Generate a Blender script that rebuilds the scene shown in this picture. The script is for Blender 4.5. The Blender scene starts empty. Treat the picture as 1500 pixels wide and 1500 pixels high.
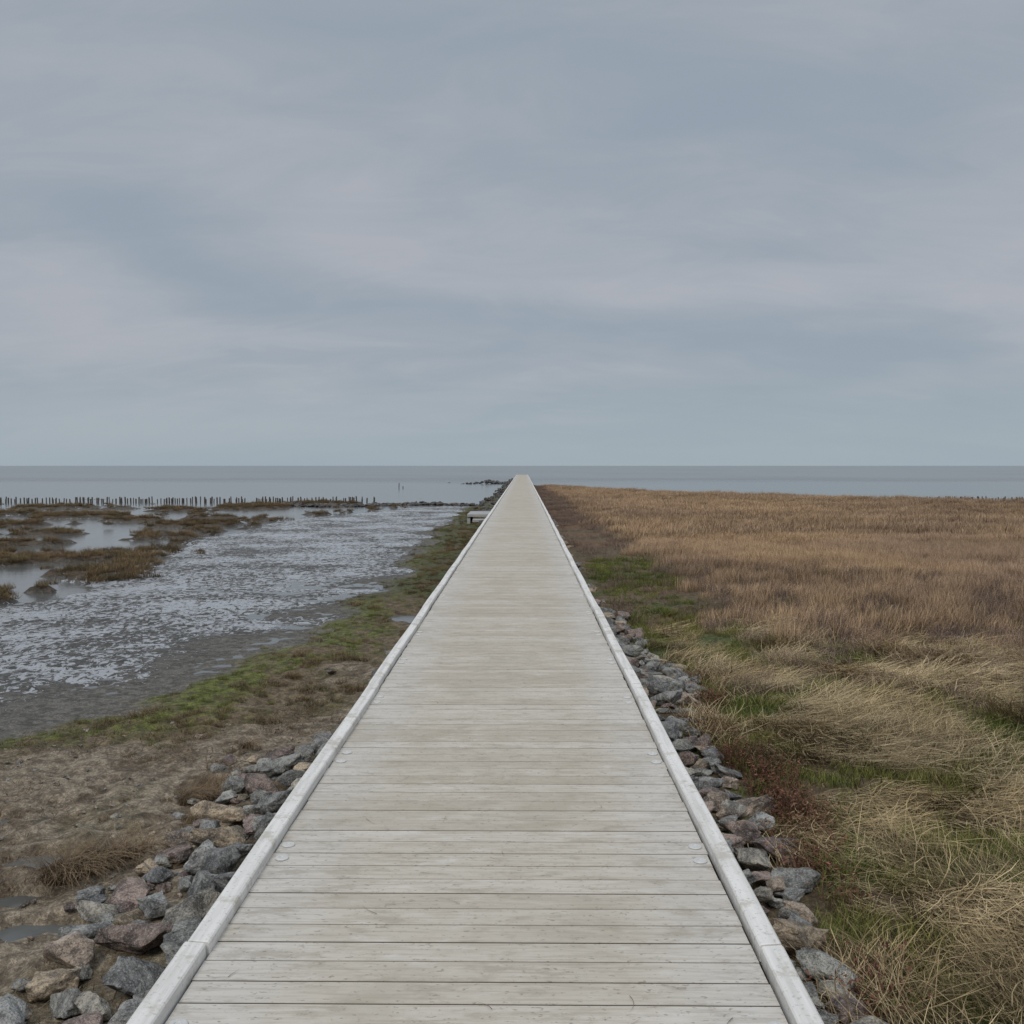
import bpy, bmesh, math, random
import numpy as np
from mathutils import Vector, noise as mnoise
rng=np.random.default_rng(7); random.seed(11)
S=bpy.context.scene
S.view_settings.view_transform='Standard'; S.view_settings.look='None'; S.view_settings.exposure=0
col=S.collection
WL=-0.06; DX=-0.142; DZ=0.75
# ---------------------------------------------------------------- noise
TAB=np.random.default_rng(3).random((256,256))
def vn(x,y,s=0):
    x=np.asarray(x,float)+s*17.3; y=np.asarray(y,float)+s*31.7
    xi=np.floor(x).astype(int); yi=np.floor(y).astype(int)
    fx=x-xi; fy=y-yi; fx=fx*fx*(3-2*fx); fy=fy*fy*(3-2*fy)
    a=TAB[xi&255,yi&255]; b=TAB[(xi+1)&255,yi&255]; c=TAB[xi&255,(yi+1)&255]; d=TAB[(xi+1)&255,(yi+1)&255]
    return (a*(1-fx)+b*fx)*(1-fy)+(c*(1-fx)+d*fx)*fy
def fbm(x,y,s=0,o=4):
    r=0;a=.5;t=0
    for i in range(o):
        r=r+a*vn(x*2**i,y*2**i,s+i*3); t+=a; a*=.5
    return r/t
def ss(a,b,x):
    t=np.clip((x-a)/(b-a),0,1); return t*t*(3-2*t)
# ---------------------------------------------------------------- layout curves (world metres)
def xb(y): return np.interp(y,[0,6.3,7.4,8.2,8.8,10,11.9,13.7,16.9,21.9,34,58,66,100,150,200],
                              [-30,-16,-8,-5.6,-4.5,-3.75,-3.6,-3.07,-2.77,-2.5,-2.75,-2.9,-2.8,-2.4,-2.2,-2.0])
def xl(y): return np.interp(y,[0,10,14,17.7,20,23,28,34,47,55,63,66],[-60,-30,-14,-9.2,-8.4,-8.2,-9.5,-10.6,-10.5,-8,-5.5,-4])
def yedge(x): return np.interp(x,[0.5,2,8.8,17.6,32,60,200],[130,121,98,79,66,60,40])
ISL=[(-9.4,23.6,1.3,1.3),(-13.6,26.8,2.8,1.5),(-10.6,28.6,1.6,.9),(-11.3,19.0,1.6,1.0),(-15,20.5,2.4,1.2),(-22,50,2.2,2.0),(-13.4,42.5,1.6,2.0),(-17,37.5,1.2,.9),
     (-16,61,2.3,3.4),(-13,66.0,2.4,1.8),(-21.5,43,1.1,1.0),(-18.4,33,.9,.7),(-19.3,57,1.2,1.2),(-24.5,38,1.3,1.0),(-12.6,35.2,1.0,.9),
     (-28,60,2,1.6),(-30,46,2.0,1.4),(-8.6,22.4,.5,.5),(-22,29,1.4,.8),(-20,23,1.8,.9),(-15.6,32.0,1.1,.7),(-11.8,38.6,.7,.8),(-26,52,1.2,1.1),(-14.6,48,.8,1.0),(-17.6,46,.9,1.0),
     (-11.2,46,.6,.8),(-9.8,31.5,.5,.5),(-9.0,20.4,.4,.35),(-12.6,23.3,.5,.35)]
def island(x,y):
    m=np.zeros_like(x)-1
    wx=x+(fbm(x*.9,y*.9,1)-.5)*2.4+(fbm(x*2.6,y*2.6,71)-.5)*1.1; wy=y+(fbm(x*.8,y*.8,2)-.5)*2.6+(fbm(x*2.6,y*2.6,72)-.5)*1.0
    for cx,cy,rx,ry in ISL:
        m=np.maximum(m,1-np.sqrt(((wx-cx)/rx)**2+((wy-cy)/ry)**2))
    sp=(fbm(x*1.2,y*.9,77,3)-.735)*4
    sp=np.where((y>18)&(y<64)&(x<xl(y)-.3),sp,-1); m=np.maximum(m,sp)
    pool=1-np.sqrt(((x+11.4)/1.5)**2+((y-24.9)/1.2)**2)
    m=np.where(pool>0,np.minimum(m,-pool),m)
    return m
PUD=[(-2.97,6.27,.26,.14),(-2.60,5.34,.20,.10),(-2.88,5.76,.15,.07),(-1.75,16.5,.42,.5),(-3.9,7.0,.3,.1)]
def masks(x,y):
    s=xb(y)-x+(fbm(x*.8,y*.8,5)-.5)*1.3+(fbm(x*3,y*3,6)-.5)*.5
    left=x<DX
    isl=island(x,y)
    inleft=ss(0,.8,xl(y)-x+(fbm(x*.5,y*.5,9)-.5)*2)*ss(12,15,y)
    return s,left,isl,inleft
def height(x,y):
    x=np.asarray(x,float); y=np.asarray(y,float)
    s,left,isl,inl=masks(x,y)
    n1=fbm(x*.9,y*.9,11); n2=fbm(x*5,y*5,12); n3=fbm(x*.25,y*.25,13)
    land=.02+(n1-.5)*.10+(n2-.5)*.09
    chan=-.046+(n1-.5)*.05+(n2-.5)*.04
    bank=ss(.5,-.6,s)
    zl=chan*(1-bank)+land*bank
    fl=-.128+(n3-.5)*.12+(n1-.5)*.10
    hi=fl*(1-ss(-.08,.12,isl))+(.07+(n1-.5)*.12+(n2-.5)*.12)*ss(-.08,.12,isl)
    zl=zl*(1-inl)+hi*inl
    far=ss(62,70,y)*(1-ss(-.2,.5,x-xb(y)))
    flat=-.10+(n3-.5)*.13*ss(140,75,y)-.4*ss(130,170,y)
    zl=np.where(isl>-.05,zl,zl*(1-far)+flat*far)
    for cx,cy,rx,ry in PUD:
        q=np.sqrt(((x-cx)/rx)**2+((y-cy)/ry)**2)+(n2-.5)*.8
        zl=zl-(.12+np.maximum(zl,-.04))*ss(1.6,.9,q)
    e=yedge(x)+(fbm(x*.3,y*.3,14)-.5)*8-y
    r=.04+(n1-.5)*.14+(n2-.5)*.07+.10*ss(1.5,4,x)
    zr=r*ss(-1.5,1.5,e)+(-.10+(n3-.5)*.1-.3*ss(130,170,y))*(1-ss(-1.5,1.5,e))
    w=ss(-.8,.8,x-DX)
    z=zl*(1-w)+zr*w
    dk=ss(1.9,1.0,np.abs(x-DX))*ss(200,188,y)
    z=z*(1-dk)+(.08+(n1-.5)*.1)*dk
    z=z-1.0*ss(200,400,np.hypot(x,y))
    return z
# ---------------------------------------------------------------- helpers
def new_obj(name,V,F,mat=None,smooth=True,attrs=None,parent=None,link=True):
    me=bpy.data.meshes.new(name)
    V=np.asarray(V,np.float32)
    if isinstance(F,np.ndarray):
        n,k=F.shape
        me.vertices.add(len(V)); me.vertices.foreach_set('co',V.ravel())
        me.loops.add(n*k); me.loops.foreach_set('vertex_index',F.ravel().astype(np.int32))
        me.polygons.add(n); me.polygons.foreach_set('loop_start',np.arange(0,n*k,k,dtype=np.int32))
        me.update(calc_edges=True)
    else:
        me.from_pydata(V.tolist(),[],F); me.update()
    me.polygons.foreach_set('use_smooth',np.full(len(me.polygons),smooth))
    for k,a in (attrs or {}).items():
        a=np.asarray(a,np.float32)
        if a.ndim==1:
            at=me.attributes.new(k,'FLOAT','POINT'); at.data.foreach_set('value',a)
        else:
            if a.shape[1]==3: a=np.concatenate([a,np.ones((len(a),1),np.float32)],1)
            at=me.attributes.new(k,'FLOAT_COLOR','POINT'); at.data.foreach_set('color',a.ravel())
    if mat: me.materials.append(mat)
    me.validate()
    o=bpy.data.objects.new(name,me)
    if link: col.objects.link(o)
    if parent: o.parent=parent
    return o
def empty(name):
    e=bpy.data.objects.new(name,None); col.objects.link(e); return e
class NT:
    def __init__(s,nt): s.nt=nt
    def n(s,t,**kw):
        nd=s.nt.nodes.new(t)
        for k,v in kw.items(): setattr(nd,k,v)
        return nd
    def set(s,inp,v):
        if isinstance(v,bpy.types.NodeSocket): s.nt.links.new(v,inp)
        else:
            if isinstance(v,tuple) and len(v)==3 and inp.type=='RGBA': v=v+(1,)
            inp.default_value=v
    def math(s,op,a,b=0.0,c=None,clamp=False):
        nd=s.nt.nodes.new('ShaderNodeMath'); nd.operation=op; nd.use_clamp=clamp
        s.set(nd.inputs[0],a); s.set(nd.inputs[1],b)
        if c is not None: s.set(nd.inputs[2],c)
        return nd.outputs[0]
    def mix(s,f,a,b,bt='MIX'):
        nd=s.nt.nodes.new('ShaderNodeMix'); nd.data_type='RGBA'; nd.blend_type=bt
        s.set(nd.inputs[0],f); s.set(nd.inputs[6],a); s.set(nd.inputs[7],b); return nd.outputs[2]
    def mr(s,v,a,b,c=0.0,d=1.0,sm=True):
        nd=s.nt.nodes.new('ShaderNodeMapRange'); nd.interpolation_type='SMOOTHSTEP' if sm else 'LINEAR'
        for i,q in enumerate((v,a,b,c,d)): s.set(nd.inputs[i],q)
        return nd.outputs[0]
    def pos(s,sc=(1,1,1)):
        g=s.nt.nodes.new('ShaderNodeNewGeometry').outputs['Position']
        if sc==(1,1,1): return g
        v=s.nt.nodes.new('ShaderNodeVectorMath'); v.operation='MULTIPLY'; s.set(v.inputs[0],g); v.inputs[1].default_value=sc
        return v.outputs[0]
    def noise(s,vec,scale,detail=4,rough=.55,dist=0):
        nd=s.nt.nodes.new('ShaderNodeTexNoise'); s.set(nd.inputs['Vector'],vec); nd.inputs['Scale'].default_value=scale
        nd.inputs['Detail'].default_value=detail; nd.inputs['Roughness'].default_value=rough; nd.inputs['Distortion'].default_value=dist
        return nd.outputs[0]
    def attr(s,name,out='Fac'):
        a=s.nt.nodes.new('ShaderNodeAttribute'); a.attribute_name=name; return a.outputs[out]
    def bump(s,h,st=.5,d=.01,normal=None):
        b=s.nt.nodes.new('ShaderNodeBump'); s.set(b.inputs['Height'],h); b.inputs['Strength'].default_value=st; b.inputs['Distance'].default_value=d
        if normal: s.set(b.inputs['Normal'],normal)
        return b.outputs[0]
def mat(name):
    m=bpy.data.materials.new(name); m.use_nodes=True; nt=m.node_tree
    p=nt.nodes['Principled BSDF']; return m,NT(nt),p
def put(t,p,**kw):
    for k,v in kw.items(): t.set(p.inputs[k.replace('_',' ')],v)
# ---------------------------------------------------------------- materials
gm,t,p=mat('ground_mat')
P=t.pos()
base=t.attr('base','Color'); wet=t.attr('wet')
nf=t.noise(P,11,5,.7); ng=t.noise(P,48,3,.75); nm=t.noise(P,2.2,3,.6)
c=t.mix(t.mr(nf,.38,.62),t.mix(1.0,base,(.58,.56,.52),'MULTIPLY'),t.mix(1.0,base,(1.4,1.38,1.33),'MULTIPLY'))
c=t.mix(t.mr(ng,.46,.58,.7,0),c,t.mix(1.0,c,(.48,.45,.41),'MULTIPLY'))
c=t.mix(t.mr(ng,.60,.70,0,.5),c,t.mix(1.0,c,(1.6,1.58,1.5),'MULTIPLY'))
c=t.mix(t.mr(nm,.5,.7,0,.35),c,t.mix(1.0,c,(.68,.66,.62),'MULTIPLY'))
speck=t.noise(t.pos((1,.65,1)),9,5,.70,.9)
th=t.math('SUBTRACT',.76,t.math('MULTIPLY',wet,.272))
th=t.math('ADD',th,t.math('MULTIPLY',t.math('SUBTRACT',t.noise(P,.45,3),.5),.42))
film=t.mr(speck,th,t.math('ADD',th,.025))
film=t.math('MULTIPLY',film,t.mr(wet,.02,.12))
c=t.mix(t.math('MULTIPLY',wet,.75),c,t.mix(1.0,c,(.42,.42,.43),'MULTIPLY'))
put(t,p,Base_Color=t.mix(film,c,(.50,.515,.535)))  # pale film colour paints the bright sky sheen of shallow water into the base
t.set(p.inputs['Roughness'],t.math('ADD',t.math('MULTIPLY',film,-.38),t.math('SUBTRACT',.85,t.math('MULTIPLY',wet,.2))))
hh=t.math('ADD',t.math('MULTIPLY',nf,1.0),t.math('MULTIPLY',ng,.7))
hh=t.math('ADD',hh,t.math('MULTIPLY',nm,.6))
put(t,p,Normal=t.bump(hh,1.0,.05))
ground_mat=gm
# water
wm,t,p=mat('water_mat')
P=t.pos(); sx=t.n('ShaderNodeSeparateXYZ'); t.set(sx.inputs[0],P)
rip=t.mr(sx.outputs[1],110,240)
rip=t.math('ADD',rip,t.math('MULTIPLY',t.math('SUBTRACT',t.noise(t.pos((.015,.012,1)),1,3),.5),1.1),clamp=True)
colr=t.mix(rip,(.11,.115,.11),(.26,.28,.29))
n1=t.noise(t.pos((1,1.6,1)),3.5,2); n2=t.noise(t.pos((.25,.9,1)),.8,3)
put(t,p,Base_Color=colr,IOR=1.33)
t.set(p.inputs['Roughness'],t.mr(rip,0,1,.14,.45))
b1=t.bump(n1,.25,.02); bb=t.n('ShaderNodeBump'); t.set(bb.inputs['Height'],n2); t.set(bb.inputs['Strength'],rip); bb.inputs['Distance'].default_value=.12; t.set(bb.inputs['Normal'],b1)
put(t,p,Normal=bb.outputs[0])
water_mat=wm
# deck wood
dm,t,p=mat('weathered_deck_mat')
rnd=t.attr('rnd'); P=t.pos()
sx=t.n('ShaderNodeSeparateXYZ'); t.set(sx.inputs[0],P)
off=t.n('ShaderNodeCombineXYZ'); t.set(off.inputs[0],t.math('MULTIPLY',rnd,37)); t.set(off.inputs[2],t.math('MULTIPLY',rnd,11))
vv=t.n('ShaderNodeVectorMath',operation='ADD'); t.set(vv.inputs[0],t.pos((2.2,38,1))); t.set(vv.inputs[1],off.outputs[0])
gr=t.noise(vv.outputs[0],1.6,6,.62,.4)
vv2=t.n('ShaderNodeVectorMath',operation='ADD'); t.set(vv2.inputs[0],t.pos((5,12,1))); t.set(vv2.inputs[1],off.outputs[0])
blot=t.noise(vv2.outputs[0],.9,6,.7)
big=t.noise(P,1.3,6,.65)
edge=t.mr(t.math('ABSOLUTE',t.math('ADD',sx.outputs[0],.142)),.45,.95)
c=t.mix(rnd,(.465,.415,.335),(.575,.53,.455))
edge2=t.math('MULTIPLY',edge,t.mr(blot,.3,.6,.3,.85))
c=t.mix(edge2,c,(.60,.58,.545))
c=t.mix(t.mr(gr,.42,.66,.0,.45),c,(.33,.285,.22))
c=t.mix(t.mr(blot,.50,.66,0,.6),c,(.34,.30,.235))
c=t.mix(t.mr(blot,.46,.30,0,.5),c,(.66,.63,.58))
c=t.mix(t.mr(big,.48,.66,0,.5),c,(.39,.345,.27))
fleck=t.noise(t.pos((1,2.2,1)),38,3,.6)
c=t.mix(t.mr(fleck,.60,.69,0,.7),c,(.22,.19,.15))
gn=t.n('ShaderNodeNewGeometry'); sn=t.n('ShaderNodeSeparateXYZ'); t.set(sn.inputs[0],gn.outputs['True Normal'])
c=t.mix(t.mr(sn.outputs[2],.9,.2),c,(.10,.085,.065))  # plank sides painted dark, standing in for shade inside the gaps
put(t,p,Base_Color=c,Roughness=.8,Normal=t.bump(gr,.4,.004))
t.set(p.inputs['Specular IOR Level'],.25)
deck_mat=dm
km,t,p=mat('kerb_timber_mat'); P=t.pos()
g=t.noise(t.pos((30,1.5,30)),1.2,6,.6); b=t.noise(P,5,6,.7); f=t.noise(P,60,3)
c=t.mix(t.mr(g,.35,.7),(.76,.74,.70),(.60,.58,.54)); c=t.mix(t.mr(b,.52,.64,0,.65),c,(.44,.40,.33)); c=t.mix(t.mr(f,.58,.7,0,.5),c,(.32,.29,.24))
put(t,p,Base_Color=c,Roughness=.8,Normal=t.bump(g,.4,.004)); kerb_mat=km
bm_,t,p=mat('dark_timber_mat'); P=t.pos()
g=t.noise(t.pos((6,6,1.5)),4,4,.6)
put(t,p,Base_Color=t.mix(g,(.035,.03,.025),(.12,.10,.08)),Roughness=.85,Normal=t.bump(g,.6,.02)); timber_mat=bm_
mm,t,p=mat('galvanised_bolt_mat'); put(t,p,Base_Color=t.mix(t.noise(t.pos(),60,3),(.5,.5,.48),(.70,.69,.66)),Roughness=.6,Metallic=.2); bolt_mat=mm
rm,t,p=mat('granite_mat'); P=t.pos()
tint=t.attr('tint','Color')
a=t.noise(P,6,6,.75,.5); b=t.noise(P,95,3,.7); d=t.noise(P,26,4,.75)
c=t.mix(t.mr(a,.38,.62),t.mix(1.0,tint,(.45,.45,.455),'MULTIPLY'),t.mix(1.0,tint,(1.8,1.75,1.65),'MULTIPLY'))
c=t.mix(t.mr(b,.52,.64,0,.6),c,(.035,.035,.035)); c=t.mix(t.mr(b,.46,.34,0,.5),c,(.52,.50,.45))
c=t.mix(t.mr(d,.52,.66,0,.6),c,t.mix(1.0,tint,(.38,.36,.32),'MULTIPLY'))
put(t,p,Base_Color=c,Roughness=.88,Normal=t.bump(t.math('ADD',a,t.math('MULTIPLY',d,.6)),1.0,.045)); rock_mat=rm
def grass_mat(name,c1,c2,c3,c4,pf=.35,root=.3,gain=1.0):
    m,t,p=mat(name); sh=t.attr('shade','Color'); s=t.n('ShaderNodeSeparateColor'); t.set(s.inputs[0],sh)
    P=t.pos(); a=t.noise(P,pf,4,.6,.3); b=t.noise(t.pos((.05,.22,.1)),1.2,3,.6)
    c=t.mix(s.outputs[0],c1,c2)
    c=t.mix(t.mr(a,.42,.62,0,.85),c,t.mix(s.outputs[0],c3,c4))
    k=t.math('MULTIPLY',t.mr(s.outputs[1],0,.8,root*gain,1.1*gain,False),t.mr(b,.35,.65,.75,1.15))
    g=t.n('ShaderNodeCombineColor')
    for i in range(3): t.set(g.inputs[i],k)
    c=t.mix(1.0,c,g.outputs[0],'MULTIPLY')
    put(t,p,Base_Color=c,Roughness=.8); t.set(p.inputs['Specular IOR Level'],.1); return m
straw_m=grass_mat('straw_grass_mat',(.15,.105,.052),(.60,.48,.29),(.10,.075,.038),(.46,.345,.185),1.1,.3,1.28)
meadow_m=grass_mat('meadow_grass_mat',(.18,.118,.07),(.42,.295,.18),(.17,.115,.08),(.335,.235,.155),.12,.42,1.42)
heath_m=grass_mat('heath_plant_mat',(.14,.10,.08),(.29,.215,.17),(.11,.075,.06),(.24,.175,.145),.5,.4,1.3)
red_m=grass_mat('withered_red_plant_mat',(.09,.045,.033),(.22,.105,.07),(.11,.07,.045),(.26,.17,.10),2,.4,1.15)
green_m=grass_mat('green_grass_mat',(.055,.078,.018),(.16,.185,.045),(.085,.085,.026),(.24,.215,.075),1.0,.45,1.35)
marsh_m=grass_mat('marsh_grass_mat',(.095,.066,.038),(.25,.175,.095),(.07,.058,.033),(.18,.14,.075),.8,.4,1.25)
# ---------------------------------------------------------------- ground sheet
def axis(lo,hi,fine_lo,fine_hi,step,growth):
    a=list(np.arange(fine_lo,fine_hi,step)); s=step; v=a[-1]
    while v<hi: s*=growth; v+=s; a.append(v)
    s=step; v=a[0]; pre=[]
    while v>lo: s*=growth; v-=s; pre.append(v)
    return np.array(pre[::-1]+a)
X=axis(-9000,9000,-5.5,4.0,.042,1.028); Y=axis(-9000,12000,3.5,12,.042,1.016)
gx,gy=np.meshgrid(X,Y); gz=height(gx,gy)
nearw=ss(16,9,gy)*ss(-8,-5,gx)*(gx<-1)*(gy>0)
gz=gz+nearw*((fbm(gx*9,gy*9,31,2)-.5)*.05)*ss(-.2,.6,gx-xb(gy))
nx,ny=len(X),len(Y)
V=np.stack([gx.ravel(),gy.ravel(),gz.ravel()],1)
i=np.arange(nx-1)[None,:]+np.arange(ny-1)[:,None]*nx
F=np.stack([i,i+1,i+1+nx,i+nx],-1).reshape(-1,4)
x,y=V[:,0],V[:,1]
s,left,isl,inl=masks(x,y)
def lerp(a,b,m): return a*(1-m[:,None])+np.array(b)[None]*m[:,None]
base=np.tile(np.array([.35,.295,.225]),(len(V),1))
nA=fbm(x*1.1,y*1.1,21); nB=fbm(x*3.3,y*3.3,22); nC=fbm(x*.45,y*.45,23); nD=fbm(x*9,y*9,24)
def bankmoss(x,y,s):
    nA=fbm(x*1.1,y*1.1,21)
    a=ss(.45,.05,s)*ss(-2.2,-1.0,s+(nA-.5)*2.4)*ss(7.2,8.6,y+x*.15+(nA-.5)*2)
    return np.maximum(a,ss(.5,.1,s)*ss(13,17,y))
bmoss=bankmoss(x,y,s)*left
base=lerp(base,(.19,.14,.075),bmoss*.85)
base=lerp(base,(.17,.20,.035),bmoss*ss(.41,.53,nB+.35*(ss(-1.0,.1,s)-.4)+(nD-.5)*.4)*.92)
base=lerp(base,(.07,.055,.035),ss(15,24,y)*left*ss(.3,-.3,s)*.6)
base=lerp(base,(.075,.10,.024),ss(14,20,y)*left*ss(.9,-.1,s)*ss(.42,.53,nA)*.9)
chanm=ss(-.1,.5,s)*left
base=lerp(base,(.20,.19,.17),chanm)
base=lerp(base,(.11,.077,.045),ss(-.12,.05,isl)*inl)
base=lerp(base,(.14,.10,.06),left*ss(.58,.66,nB+(nD-.5)*.5)*.7*(1-chanm))
base=lerp(base,(.19,.165,.085),left*ss(.58,.68,nA+(nD-.5)*.3)*.35*(1-chanm))
R=~left
base=lerp(base,(.17,.125,.068),R*1.0)
base=lerp(base,(.10,.13,.028),R*ss(.46,.56,nA)*ss(30,16,y))
base=lerp(base,(.22,.115,.05),R*ss(.46,.58,nC+(nB-.5)*.4)*ss(3.6,2.6,x)*ss(11,15,y)*.7)
base=lerp(base,(.16,.115,.07),R*ss(3,5,x)*ss(8,12,y)*.9)
rampw=np.interp(y,[8,13,18,30],[2.8,2.2,1.2,.8])
wet=chanm*ss(.1,1,(s+(nC-.5)*2.0)/rampw)*(1-inl)
wet=wet*(.62+.38*ss(8,13,y))+.18*chanm
wet=np.maximum(wet,inl*ss(.1,-.2,isl)*.85)
wet=np.maximum(wet,left*ss(64,70,y)*.8*ss(0,1,s))
wet=np.clip(wet,0,1)
ground=new_obj('ground',V,F,ground_mat,True,{'base':base,'wet':wet})
w=new_obj('sea_water',[(-9500,-200,WL),(9500,-200,WL),(9500,12500,WL),(-9500,12500,WL)],[(0,1,2,3)],water_mat,False)
# ---------------------------------------------------------------- boardwalk
bw=empty('wooden_boardwalk')
L0,L1=-3.0,190.0; pitch=.14; HW=.952
def chbox(x0,x1,y0,y1,z0,z1,c):
    v=[(x0,y0,z0),(x1,y0,z0),(x1,y1,z0),(x0,y1,z0),
       (x0,y0,z1-c),(x1,y0,z1-c),(x1,y1,z1-c),(x0,y1,z1-c),
       (x0+c,y0+c,z1),(x1-c,y0+c,z1),(x1-c,y1-c,z1),(x0+c,y1-c,z1)]
    f=[(0,3,2,1),(0,1,5,4),(1,2,6,5),(2,3,7,6),(3,0,4,7),(4,5,9,8),(5,6,10,9),(6,7,11,10),(7,4,8,11),(8,9,10,11)]
    return v,f
class B:
    def __init__(s): s.v=[];s.f=[];s.a=[]
    def add(s,v,f,a=0):
        o=len(s.v); s.v+=list(v); s.f+=[tuple(i+o for i in q) for q in f]; s.a+=[a]*len(v)
pb=B(); yy=L0
while yy<L1:
    dz=random.uniform(-.0008,.0008); dx=random.uniform(-.004,.004); g=random.uniform(.0058,.0075)
    hw=HW if yy<L1-5 else HW+.35
    v,f=chbox(DX-hw+dx,DX+hw+dx,yy+g/2,yy+pitch-g/2,DZ-.032,DZ+dz,.002); pb.add(v,f,random.random()); yy+=pitch
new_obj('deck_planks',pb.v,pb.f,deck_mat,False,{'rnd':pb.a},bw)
def kerb(side,name):
    b=B(); y0=3.48-4.25*2; prof=[(0,-.02),(0,.036),(.005,.042),(.070,.047),(.077,.041),(.078,.035),(.078,-.17),(.055,-.17),(.055,-.02)]
    while y0<L1-5:
        y1=min(y0+4.25,L1-5); jx=random.uniform(-.005,.005); jz=random.uniform(-.002,.004)
        n=len(prof); ys=[y0+.006,y0+.012]+list(np.linspace(y0+.5,y1-.5,6))+[y1-.012,y1-.006]
        vs=[]
        for k,yv in enumerate(ys):
            sc=.95 if k in(0,len(ys)-1) else 1
            wob=.004*math.sin(yv*1.7+side)
            for (a,h) in prof:
                xx=HW+.006+ (.039+(a-.039)*sc)
                vs.append((DX+side*(xx+jx+wob),yv,DZ+ (h*sc if h>0 else h)+jz))
        fs=[]
        for k in range(len(ys)-1):
            for q in range(n):
                a_=k*n+q; b_=k*n+(q+1)%n
                fs.append((a_,b_,b_+n,a_+n) if side<0 else (a_,a_+n,b_+n,b_))
        fs.append(tuple(range(n))); fs.append(tuple(range((len(ys)-1)*n,len(ys)*n)))
        b.add(vs,fs); y0=y1
    new_obj(name,b.v,b.f,kerb_mat,False,None,bw)
kerb(-1,'kerb_left'); kerb(1,'kerb_right')
sb=B()
for xo in(-.80,-.27,.27,.80):
    v,f=chbox(DX+xo-.04,DX+xo+.04,L0,L1,DZ-.20,DZ-.034,.004); sb.add(v,f)
yy=-1.4
while yy<L1:
    v,f=chbox(DX-.98,DX+.98,yy-.07,yy+.07,DZ-.36,DZ-.202,.004); sb.add(v,f)
    for sx_ in(-.85,.85):
        n=10; vs=[(DX+sx_+.09*math.cos(2*math.pi*q/n),yy+.09*math.sin(2*math.pi*q/n),z) for z in(-.8,DZ-.362) for q in range(n)]
        fs=[(q,(q+1)%n,(q+1)%n+n,q+n) for q in range(n)]+[tuple(range(n,2*n))]; sb.add(vs,fs)
    yy+=2.9
new_obj('substructure',sb.v,sb.f,timber_mat,False,None,bw)
bb_=B(); yy=4.43-1.47*4
while yy<60:
    for sx_ in(-1,1):
        for d in(-.085,.075):
            n=16; cx=DX+sx_*(.905)+random.uniform(-.006,.006); cy=yy+d+random.uniform(-.01,.01)
            vs=[];rr=[(.030,.0),(.030,.003),(.026,.006),(.012,.0065),(.010,.003)]
            for r,h in rr: vs+=[(cx+r*math.cos(2*math.pi*q/n),cy+r*math.sin(2*math.pi*q/n),DZ+.001+h) for q in range(n)]
            fs=[(k*n+q,k*n+(q+1)%n,(k+1)*n+(q+1)%n,(k+1)*n+q) for k in range(4) for q in range(n)]+[tuple(range(4*n,5*n))]
            bb_.add(vs,fs)
    yy+=1.47
new_obj('bolt_caps',bb_.v,bb_.f,bolt_mat,False,None,bw)
# ---------------------------------------------------------------- rocks
def rock(seed):
    r=random.Random(seed); bm=bmesh.new()
    for k in range(14):
        v=Vector((r.gauss(0,1),r.gauss(0,1),r.gauss(0,1))).normalized()
        m=max(abs(v.x),abs(v.y),abs(v.z)); v=v*(.40+.60/m*.68)
        bm.verts.new(v)
    res=bmesh.ops.convex_hull(bm,input=bm.verts)
    junk=[e for e in res['geom_interior']+res['geom_unused'] if isinstance(e,bmesh.types.BMVert) and e.is_valid]
    if junk: bmesh.ops.delete(bm,geom=list(set(junk)),context='VERTS')
    bmesh.ops.dissolve_limit(bm,angle_limit=.4,verts=bm.verts,edges=bm.edges)
    bmesh.ops.bevel(bm,geom=list(bm.edges),offset=.075,segments=2,affect='EDGES',profile=.5,clamp_overlap=True)
    bmesh.ops.triangulate(bm,faces=bm.faces)
    for _ in range(3):
        bmesh.ops.subdivide_edges(bm,edges=[e for e in bm.edges if e.calc_length()>.16],cuts=1,use_grid_fill=True)
        bmesh.ops.triangulate(bm,faces=bm.faces)
    for v in bm.verts:
        q=v.co*1.8+Vector((seed*3.1,0,0))
        v.co+=v.co.normalized()*(mnoise.fractal(q,.7,2,5)*.11)
    bm.verts.ensure_lookup_table()
    for k,v in enumerate(bm.verts): v.index=k
    V=np.array([v.co[:] for v in bm.verts]); F=np.array([[v.index for v in f.verts] for f in bm.faces]); bm.free()
    return V,F
ROCKS=[rock(k) for k in range(14)]
TINTS=[(.20,.205,.205),(.25,.255,.25),(.17,.175,.18),(.22,.17,.15),(.27,.22,.18),(.30,.285,.25),(.19,.145,.135),(.23,.235,.225),(.32,.26,.19),(.2,.2,.19)]
def rotm(a,b,c):
    ca,sa,cb,sb_,cc,sc=math.cos(a),math.sin(a),math.cos(b),math.sin(b),math.cos(c),math.sin(c)
    return np.array([[cc,-sc,0],[sc,cc,0],[0,0,1]])@np.array([[cb,0,sb_],[0,1,0],[-sb_,0,cb]])@np.array([[1,0,0],[0,ca,-sa],[0,sa,ca]])
def rocks_obj(name,plist,dark=1.0):
    Vs=[];Fs=[];T=[];o=0
    for (x,y,z,s_,ti) in plist:
        V,F=ROCKS[random.randrange(len(ROCKS))]
        sc=np.array([random.uniform(.85,1.35),random.uniform(.75,1.05),random.uniform(.45,.68)])*s_
        M=rotm(random.uniform(-.35,.35),random.uniform(-.35,.35),random.uniform(0,6.28))
        W=(V*sc)@M.T+np.array([x,y,z]); Vs.append(W);Fs.append(F+o);o+=len(W)
        tt=np.array(TINTS[ti])*random.uniform(.8,1.2)*dark; T.append(np.tile(tt,(len(W),1)))
    return new_obj(name,np.concatenate(Vs),np.concatenate(Fs),rock_mat,True,{'tint':np.concatenate(T)})
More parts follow.
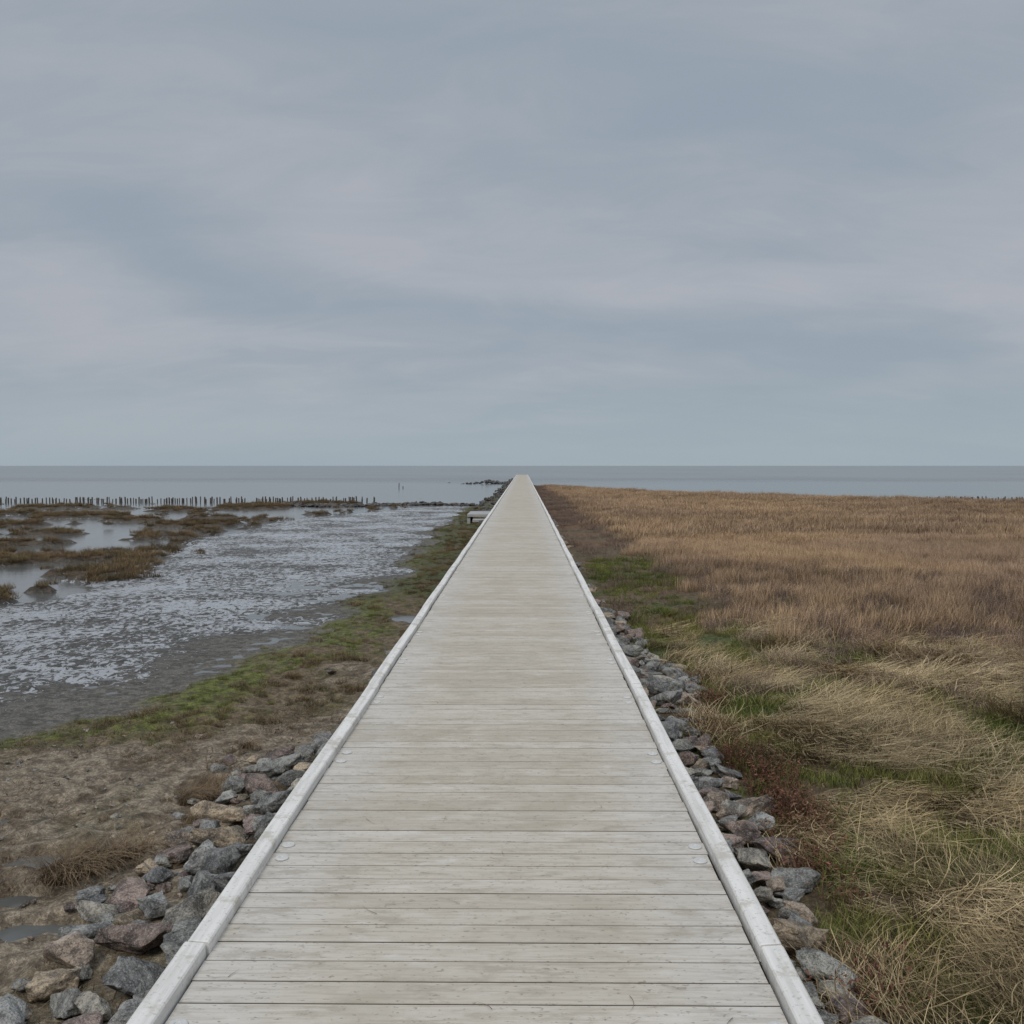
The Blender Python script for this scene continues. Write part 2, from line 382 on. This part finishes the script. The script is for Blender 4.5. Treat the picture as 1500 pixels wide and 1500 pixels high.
def scatter_rocks(n,fx,fy,fs,tries=40,k=.8,zl=0.3):
    out=[]
    for _ in range(n):
        for _t in range(tries):
            y=fy(); x=fx(y); s_=fs(x,y)
            if all((x-a)**2+(y-b)**2>(k*(s_+c))**2 for a,b,_z,c,_i in out):
                z=float(height(x,y)); out.append((x,y,z+s_*zl,s_,random.randrange(len(TINTS)))); break
    return out
U=random.uniform
def lx(y): return float(np.interp(y,[1,4.5,5.5,7.1,8.2,9],[-2.25,-2.2,-2.3,-2.2,-2.2,-1.7]))
lr=scatter_rocks(110,lambda y:U(lx(y),-1.28),lambda:U(1.5,8.5),lambda x,y:U(.11,.215),k=.72,zl=.25)
lr=[(x,y,z+max(0,(x+2.1))*.16,s_,t_) for x,y,z,s_,t_ in lr]
lr+=scatter_rocks(130,lambda y:U(lx(y)-.2,-1.28),lambda:U(1.5,8.8),lambda x,y:U(.04,.09),k=.7)
lr+=scatter_rocks(9,lambda y:U(-1.8,-1.35),lambda:U(9.5,22),lambda x,y:U(.07,.15),k=.8)
lr+=[(-2.25,11.9,.04,.08,6),(-1.62,11.4,.08,.15,2),(-2.33,12.1,.02,.05,2)]
rocks_obj('rock_revetment',lr)
def rx(y): return float(np.interp(y,[1,4.6,7,9,11.5,13,15,25],[1.42,1.46,1.66,1.55,1.97,1.58,1.55,1.35]))
rr=scatter_rocks(240,lambda y:U(.99,rx(y)),lambda:U(2.5,16),lambda x,y:U(.09,.20),k=.66,zl=.2)
rr=[(x,y,z+max(0,1.7-x)*.14,s_,t_) for x,y,z,s_,t_ in rr]
rr+=scatter_rocks(170,lambda y:U(.95,rx(y)),lambda:U(2.5,18),lambda x,y:U(.05,.10),k=.65)
rr+=scatter_rocks(60,lambda y:U(.98,1.35),lambda:U(15,50),lambda x,y:U(.08,.15),k=.7,zl=.2)
rocks_obj('rock_revetment',rr)
pbl=[(x_,y_,float(height(x_,y_))+.004,U(.008,.028)*(1 if random.random()<.88 else 2.2),random.choice([3,4,5,8,1])) for x_,y_ in [(U(-4.6,-1.5),U(4.2,9.5)) for _ in range(420)]]
rocks_obj('pebbles',[q for q in pbl if q[2]>-.03],.9)
fr=[]
for _ in range(300):
    y=U(40,188); fr.append((U(-2.9+.004*y,-1.35),y,U(-.05,.12),U(.12,.28),random.choice([0,2,6])))
for _ in range(260):
    x=U(-15,-2.6); y=64.5+(x+3)*.15+U(-.8,.8)+1.2*math.sin(x*.7); fr.append((x,y,U(-.1,.06),U(.12,.28),random.choice([0,2,6])))
for _ in range(110):
    x=-1.4-abs(random.gauss(0,3.3)); y=U(138,150); fr.append((x,y,U(-.15,.05)+.3*max(0,1-abs(x+5)/2),U(.15,.38),2))
rocks_obj('rock_groyne',fr,.4)
# ---------------------------------------------------------------- posts
def post(b,x,y,h,r,lean):
    n=7; vs=[]
    for k,(z,rr_) in enumerate([(-.6,1),(h-.04,.95),(h,.7)]):
        for q in range(n):
            a=2*math.pi*q/n; vs.append((x+lean[0]*(z+.6)+r*rr_*math.cos(a),y+lean[1]*(z+.6)+r*rr_*math.sin(a),z+random.uniform(-.01,.01)*(k==2)))
    fs=[(k*n+q,k*n+(q+1)%n,(k+1)*n+(q+1)%n,(k+1)*n+q) for k in range(2) for q in range(n)]+[tuple(range(2*n,3*n))]
    b.add(vs,fs)
def posts(name,x0,x1,yf,step):
    b=B(); x=x0
    while x<x1:
        if random.random()>.06:
            for r in range(2):
                post(b,x+U(-.06,.06),yf(x)+r*.55+U(-.08,.08),U(.20,.38),U(.032,.055),(U(-.06,.06),U(-.05,.05)))
        x+=step*U(.5,1.5)
    return new_obj(name,b.v,b.f,timber_mat,False)
posts('wooden_groyne_posts',-70,-10.0,lambda x:69+.05*(x+10),.32)
posts('wooden_groyne_posts',27,75,lambda x:70,.34)
pb2=B(); post(pb2,-13.6,112,.55,.045,(0.04,0)); post(pb2,-13.2,112.4,.2,.05,(.03,0)); new_obj('channel_marker_pole',pb2.v,pb2.f,timber_mat,False)
lm,t,p=mat('concrete_mat'); q=t.noise(t.pos(),5,6,.65); put(t,p,Base_Color=t.mix(q,(.25,.25,.24),(.48,.48,.46)),Roughness=.85,Normal=t.bump(q,.4,.02))
ld=B()
for (x0,x1,y0,y1,z0,z1) in[(-2.35,-1.22,43,45.6,.30,.42),(-2.35,-2.22,43.06,45.54,-.2,.297),(-2.1,-1.3,42.5,42.997,.10,.22),(-2.1,-1.3,42.0,42.497,-.1,.04),(-1.5,-1.37,43.06,45.54,-.2,.297)]:
    v,f=chbox(x0,x1,y0,y1,z0,z1,.02); ld.add(v,f)
new_obj('concrete_landing_steps',ld.v,ld.f,lm,False)
# ---------------------------------------------------------------- grass building
def blades(N,rad,lmin,lmax,t0,t1,az,azj,w,seg=5,rng=rng,droop=.006,curl=0.3,zj=.02):
    r=rad*np.sqrt(rng.random(N)); a=rng.random(N)*6.283
    px=r*np.cos(a); py=r*np.sin(a); pz=np.full(N,-.01)
    L=rng.uniform(lmin,lmax,N); A=az+rng.normal(0,azj,N); T0=rng.uniform(*t0,N); T1=rng.uniform(*t1,N); cu=rng.normal(0,curl,N)
    W=w*rng.uniform(.6,1.3,N); sh=rng.random(N); zr=rng.random(N)
    V=np.zeros((N,seg+1,2,3)); C=np.zeros((N,seg+1,2,3))
    for k in range(seg+1):
        tt=k/seg; ww=W*(1-.85*tt**1.5)/2
        Ak=A+cu*tt
        nx_=-np.sin(Ak); ny_=np.cos(Ak)
        V[:,k,0]=np.stack([px-nx_*ww,py-ny_*ww,pz],1); V[:,k,1]=np.stack([px+nx_*ww,py+ny_*ww,pz+ww*.6],1)
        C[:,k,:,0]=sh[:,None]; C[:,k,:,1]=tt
        th=T0+(T1-T0)*tt; sl=L/seg
        px=px+np.sin(th)*np.cos(Ak)*sl; py=py+np.sin(th)*np.sin(Ak)*sl; pz=np.maximum(pz+np.cos(th)*sl,droop+zj*zr)
    V=V.reshape(-1,3); C=C.reshape(-1,3)
    b=(np.arange(N)*(seg+1)*2)[:,None]+ (np.arange(seg)*2)[None,:]
    F=np.stack([b,b+1,b+3,b+2],-1).reshape(-1,4)
    return V,F,C
def merge(lst):
    o=0;V=[];F=[];C=[]
    for v,f,c in lst: V.append(v);F.append(f+o);C.append(c);o+=len(v)
    return np.concatenate(V),np.concatenate(F),np.concatenate(C)
def leafy(N,rad,lmin,lmax,spread,w,leaves,ls):
    out=[]
    v,f,c=blades(N,rad,lmin,lmax,(0,spread),(spread*.3,spread*1.4),0,3.2,w,4); out.append((v,f,c))
    P=v.reshape(N,5,2,3)[:,:,0]
    k=rng.integers(1,5,(N,leaves)); pts=P[np.arange(N)[:,None],k].reshape(-1,3)+rng.normal(0,.012,(N*leaves,3)); M=len(pts)
    d1=rng.normal(0,1,(M,3)); d1/=np.linalg.norm(d1,axis=1)[:,None]; d2=np.cross(d1,rng.normal(0,1,(M,3))); d2/=np.linalg.norm(d2,axis=1)[:,None]
    s_=ls*rng.uniform(.5,1.3,(M,1))
    Q=np.stack([pts,pts+d1*s_+d2*s_*.35,pts+d1*s_*2,pts+d1*s_-d2*s_*.35],1).reshape(-1,3)
    Q[:,2]=np.maximum(Q[:,2],.005)
    Fq=np.arange(M*4).reshape(-1,4); Cq=np.zeros((M*4,3)); Cq[:,0]=np.repeat(rng.random(M),4); Cq[:,1]=np.clip(Q[:,2]/lmax,0,1)
    out.append((Q,Fq,Cq)); return merge(out)
def coll(name,gens,m):
    c=bpy.data.collections.new(name)
    for k,(V,F,C) in enumerate(gens):
        o=new_obj(name+'_part_%02d'%k,V,F,m,True,{'shade':C},link=False); c.objects.link(o)
    return c
D=math.radians
straw_c=coll('straw_tufts',[merge([blades(150,.28,.20,.48,(D(58),D(86)),(D(80),D(98)),0,.75,.0052,4,curl=.9,zj=.11),blades(12,.2,.15,.32,(D(10),D(50)),(D(60),D(105)),0,.8,.004,5,curl=.6)]) for _ in range(8)],straw_m)
meadow_c=coll('meadow_tufts',[blades(120,.34,.18,.38,(0,D(25)),(D(10),D(80)),0,1.3,.0075,3,curl=.5) for _ in range(6)],meadow_m)
meadow_far_c=coll('meadow_far_tufts',[blades(90,.6,.18,.34,(0,D(35)),(D(10),D(85)),0,1.3,.018,2,curl=.5) for _ in range(6)],meadow_m)
heath_c=coll('heath_tufts',[leafy(60,.24,.12,.30,D(50),.0045,6,.011) for _ in range(5)],heath_m)
red_c=coll('red_tufts',[leafy(30,.14,.10,.27,D(60),.004,7,.015) for _ in range(4)],red_m)
green_c=coll('green_tufts',[blades(160,.18,.05,.15,(0,D(40)),(D(30),D(100)),0,3,.0045,3) for _ in range(5)],green_m)
marsh_c=coll('marsh_tufts',[merge([blades(110,.22,.08,.24,(0,D(55)),(D(20),D(115)),0,3,.0075,3),leafy(20,.2,.06,.16,D(60),.006,5,.012)]) for _ in range(6)],marsh_m)
dead_m=grass_mat('dead_grass_mat',(.13,.09,.055),(.36,.265,.165),(.11,.075,.048),(.30,.22,.14),3)
dead_c=coll('dead_tufts',[blades(420,.13,.25,.55,(0,D(35)),(D(95),D(165)),0,1.3,.0045,7,curl=.9) for _ in range(3)],dead_m)
litter_c=coll('litter_tufts',[blades(40,.30,.05,.22,(D(80),D(90)),(D(86),D(92)),0,3,.005,4,curl=.8,zj=.02) for _ in range(4)],dead_m)
def scatter(name,c,pts,rotz,scl,nvar,tilt=.12):
    n=len(pts); pts=np.asarray(pts,np.float32); print(name,n)
    me=bpy.data.meshes.new(name); me.vertices.add(n); me.vertices.foreach_set('co',pts.ravel())
    a=me.attributes.new('rot','FLOAT_VECTOR','POINT'); r=np.stack([rng.normal(0,tilt,n),rng.normal(0,tilt,n),rotz],1).astype(np.float32); a.data.foreach_set('vector',r.ravel())
    a=me.attributes.new('scl','FLOAT','POINT'); a.data.foreach_set('value',np.asarray(scl,np.float32))
    a=me.attributes.new('idx','INT','POINT'); a.data.foreach_set('value',rng.integers(0,nvar,n).astype(np.int32))
    o=bpy.data.objects.new(name,me); col.objects.link(o)
    g=bpy.data.node_groups.new(name+'_scatter','GeometryNodeTree')
    g.interface.new_socket(name='Geometry',in_out='INPUT',socket_type='NodeSocketGeometry'); g.interface.new_socket(name='Geometry',in_out='OUTPUT',socket_type='NodeSocketGeometry')
    N=g.nodes; gi=N.new('NodeGroupInput'); go=N.new('NodeGroupOutput'); ip=N.new('GeometryNodeInstanceOnPoints'); ci=N.new('GeometryNodeCollectionInfo')
    ci.inputs['Collection'].default_value=c; ci.inputs['Separate Children'].default_value=True; ci.inputs['Reset Children'].default_value=True
    def na(nm,ty):
        q=N.new('GeometryNodeInputNamedAttribute'); q.data_type=ty; q.inputs['Name'].default_value=nm; return q.outputs['Attribute']
    e=N.new('FunctionNodeEulerToRotation')
    l=g.links.new; l(gi.outputs[0],ip.inputs['Points']); l(ci.outputs[0],ip.inputs['Instance']); ip.inputs['Pick Instance'].default_value=True
    l(na('idx','INT'),ip.inputs['Instance Index']); l(na('rot','FLOAT_VECTOR'),e.inputs[0]); l(e.outputs[0],ip.inputs['Rotation']); l(na('scl','FLOAT'),ip.inputs['Scale']); l(ip.outputs[0],go.inputs[0])
    md=o.modifiers.new('scatter','NODES'); md.node_group=g; return o
def sample(n,x0,x1,y0,y1,fn):
    x=rng.uniform(x0,x1,n); y=rng.uniform(y0,y1,n); pr=fn(x,y); k=rng.random(n)<pr; x=x[k];y=y[k]
    return np.stack([x,y,height(x,y)-.005],1)
flow=lambda p:(fbm(p[:,0]*.6,p[:,1]*.6,41,3)-.5)*16
def rb(y): return np.interp(y,[1,4.6,7,9,11.5,13,15,25,60],[1.45,1.49,1.70,1.58,1.98,1.60,1.55,1.45,1.4])
def meadow_w(x,y):
    return ss(9.5,14,y+ (x-5)*.9+(fbm(x*.4,y*.4,51)-.5)*5)
def strip(x,y):
    xe=np.interp(y,[0,8,11.5,17,31,60,120],[1.7,2.2,2.8,3.1,3.1,2.9,2.4])+(fbm(x*.8,y*.5,52)-.5)*1.2
    return ss(xe+.4,xe-.3,x)
def f_straw(x,y):
    m=(1-meadow_w(x,y))*(x>rb(y)+.06)*(1-.65*strip(x,y))
    gap=ss(.56,.47,fbm(x*1.3,y*1.3,53)); return m*(.14+.86*gap)*(x<y*.6+5)
ps=sample(11000,1.4,16,1.0,22,f_straw)
scatter('straw_grass',straw_c,ps,flow(ps)+rng.normal(0,.5,len(ps)),rng.uniform(.55,1.1,len(ps)),8,.12)
def inmeadow(x,y): return (yedge(x)+(fbm(x*.3,y*.3,14)-.5)*8-y>.8)
def f_heathw(x,y): return ss(.44,.56,fbm(x*.22,y*.22,54)+.20*ss(20,13,y))*ss(34,20,y)
def f_mead(x,y):
    return meadow_w(x,y)*inmeadow(x,y)*(1-strip(x,y))*(1-.75*f_heathw(x,y))*(x<y*.56+5)
pm=sample(16000,1.6,25,6,32,f_mead)
scatter('meadow_grass',meadow_c,pm,.5+.35*flow(pm)+rng.normal(0,.5,len(pm)),rng.uniform(.6,1.05,len(pm))*(.65+.5*fbm(pm[:,0]*.3,pm[:,1]*.3,55)),6)
pm=sample(15000,1.6,62,30,125,f_mead)
scatter('meadow_grass',meadow_far_c,pm,.5+.35*flow(pm)+rng.normal(0,.5,len(pm)),rng.uniform(.7,1.1,len(pm))*(.7+.5*fbm(pm[:,0]*.2,pm[:,1]*.2,55)),6)
def f_heath(x,y):
    a=ss(7.5,11,y+(x-4)*.4)*f_heathw(x,y)*(1-.85*strip(x,y))*(x<y*.56+5)
    b=strip(x,y)*ss(13,20,y)*.27*(x>rb(y)-.1)
    return np.maximum(a,b)*(x>rb(y)-.2)*inmeadow(x,y)
ph=sample(12000,1.2,32,5,45,f_heath)
scatter('heath_plants',heath_c,ph,rng.uniform(0,6.28,len(ph)),rng.uniform(.45,1.1,len(ph)),5)
ph2=sample(2200,1.1,3.6,40,120,lambda x,y:.6*strip(x,y))
scatter('heath_plants',heath_c,ph2,rng.uniform(0,6.28,len(ph2)),rng.uniform(.4,.9,len(ph2)),5)
def f_red(x,y):
    d=x-rb(y); return ss(-.14,.0,d)*ss(.32,.08,d)*ss(.45,.6,fbm(x*2.2,y*2.2,56))*(y<13)
pr=sample(620,1.3,3.2,3,13,f_red)
pr=np.concatenate([pr,sample(110,1.4,2.2,5.6,8.4,lambda x,y:(x>rb(y)-.03)*(x<rb(y)+.32)*.6)])
scatter('withered_red_plants',red_c,pr,rng.uniform(0,6.28,len(pr)),rng.uniform(.5,1.1,len(pr)),4)
def f_green(x,y):
    d=x-rb(y)
    g=ss(.46,.55,fbm(x*1.3,y*1.3,53)); return np.maximum(g*.95,strip(x,y)*.5)*ss(-.1,.2,d)*(1-meadow_w(x,y)*.9*(1-strip(x,y)))*(1-.6*ss(13,20,y)*ss(.55,.4,fbm(x*.5,y*.5,58)))
pg=sample(9500,1.4,12,1.5,26,f_green)
scatter('green_grass',green_c,pg,rng.uniform(0,6.28,len(pg)),rng.uniform(.4,1.15,len(pg)),5)
def f_bank(x,y):
    s,l,_,_=masks(x,y); return bankmoss(x,y,s)*(x<-1.4)*ss(.44,.62,fbm(x*2.1,y*2.1,61))*(.3+.7*ss(.1,-.6,s))
pl=sample(11000,-9,-1.3,6,60,f_bank)
scatter('bank_grass',marsh_c,pl,rng.uniform(0,6.28,len(pl)),rng.uniform(.2,.6,len(pl)),6)
def f_bankg(x,y):
    s,l,_,_=masks(x,y); return bankmoss(x,y,s)*(x<-1.4)*ss(.40,.54,fbm(x*1.5,y*1.5,62)+.12*ss(-.8,0,s))*.75
pl=sample(13000,-9,-1.3,6,60,f_bankg)
scatter('bank_moss',green_c,pl,rng.uniform(0,6.28,len(pl)),rng.uniform(.15,.42,len(pl)),5)
pl=sample(1000,-5,-1.9,4,10,lambda x,y:(masks(x,y)[0]<0)*ss(.56,.70,fbm(x*3.1,y*3.1,66))*.6)
pl=pl[pl[:,2]>-.03]
scatter('withered_ground_litter',marsh_c,pl,rng.uniform(0,6.28,len(pl)),rng.uniform(.12,.36,len(pl)),6)
pl=sample(300,-5,-1.6,4,10,lambda x,y:(masks(x,y)[0]<0)*ss(.48,.62,fbm(x*1.4,y*1.4,67)))
pl=pl[pl[:,2]>-.03]; pl[:,2]+=.018
scatter('washed_up_straw',litter_c,pl,rng.uniform(0,6.28,len(pl)),rng.uniform(.4,1.1,len(pl)),4,.04)
pi=sample(50000,-34,-6,15,72,lambda x,y:(island(x,y)>.03)*np.interp(y,[15,30,72],[.55,.42,.25]))
pi=pi[pi[:,2]>-.04]
scatter('salt_marsh_grass',marsh_c,pi,rng.uniform(0,6.28,len(pi)),rng.uniform(.5,1.1,len(pi)),6)
for (x,y,s_,a) in[(-2.55,6.15,.85,3.9),(-2.72,5.9,.8,4.3),(-2.42,6.3,.7,4.0),(-2.62,6.0,.7,4.6),(-2.42,7.3,.55,1.0),(-2.35,7.55,.6,2),(-2.3,7.4,.5,3),(-3.3,6.15,.35,4),(-3.6,6.5,.5,3),(-2.9,5.0,.4,3),(-2.45,8.1,.4,4),(-2.35,8.6,.45,5)]:
    src=random.choice(list(dead_c.objects)); o=bpy.data.objects.new('dead_grass_clump',src.data); col.objects.link(o)
    o.location=(x,y,float(height(x,y))-.01); o.rotation_euler=(0,0,a); o.scale=(s_,s_,s_*.8)
N=130; dl=[]
for _ in range(N):
    v,f,c=blades(1,.01,.03,.12,(D(88),D(90)),(D(88),D(90)),U(0,6.28),.1,.0025,5,droop=.0,curl=1.0)
    v[:,2]=DZ+.004+np.abs(v[:,2])*.1; v[:,0]+=DX+U(-.85,.85); v[:,1]+=U(2.8,22); dl.append((v,f,c))
V,F,C=merge(dl); new_obj('straw_debris',V,F,heath_m,True,{'shade':C})
# ---------------------------------------------------------------- world / light
W=bpy.data.worlds.new('World'); S.world=W; W.use_nodes=True; t=NT(W.node_tree)
bg=W.node_tree.nodes['Background']
sun_el,sun_rot=D(48),D(200)
sky=t.n('ShaderNodeTexSky'); sky.sky_type='NISHITA'; sky.sun_disc=False; sky.sun_elevation=sun_el; sky.sun_rotation=sun_rot
tc=t.n('ShaderNodeTexCoord').outputs['Generated']; sx=t.n('ShaderNodeSeparateXYZ'); t.set(sx.inputs[0],tc)
z=t.math('MAXIMUM',sx.outputs[2],0.0); dn=t.math('ADD',z,.28)
cx=t.math('DIVIDE',sx.outputs[0],dn); cy=t.math('DIVIDE',sx.outputs[1],dn)
cv=t.n('ShaderNodeCombineXYZ'); t.set(cv.inputs[0],t.math('MULTIPLY',cx,.6)); t.set(cv.inputs[1],t.math('MULTIPLY',cy,1.15)); cv.inputs[2].default_value=2.3
n=t.noise(cv.outputs[0],1.0,3,.5,.5)
n2=t.noise(cv.outputs[0],5.0,7,.62,.6)
nn=t.math('ADD',t.math('MULTIPLY',n,.76),t.math('MULTIPLY',n2,.24))
c=t.mix(t.mr(nn,.37,.63),(.305,.36,.42),(.43,.445,.485))
c=t.mix(t.mr(z,.0,.11,.8,0),c,(.335,.41,.465))
k=t.mr(z,.42,.9,1,2.15); g=t.n('ShaderNodeCombineColor')
for q in range(3): t.set(g.inputs[q],t.math('MULTIPLY',k,10.0))
c=t.mix(1.0,c,g.outputs[0],'MULTIPLY')
c=t.mix(.95,sky.outputs[0],c)
t.set(bg.inputs['Color'],c); bg.inputs['Strength'].default_value=.1
sl=bpy.data.lights.new('sun','SUN'); sl.energy=1.15; sl.angle=D(18); sl.color=(1,.95,.88)
so=bpy.data.objects.new('sun',sl); col.objects.link(so)
dirv=Vector((math.sin(sun_rot)*math.cos(sun_el),math.cos(sun_rot)*math.cos(sun_el),math.sin(sun_el)))
so.rotation_euler=dirv.to_track_quat('Z','Y').to_euler()
# ---------------------------------------------------------------- camera
cd=bpy.data.cameras.new('camera'); cd.sensor_width=36; cd.lens=36; cd.clip_start=.05; cd.clip_end=30000
co=bpy.data.objects.new('camera',cd); col.objects.link(co); co.location=(0,0,DZ+1.70)
co.rotation_euler=(D(90)-math.atan(68/1500),D(0),math.atan(16/1500))
S.camera=co
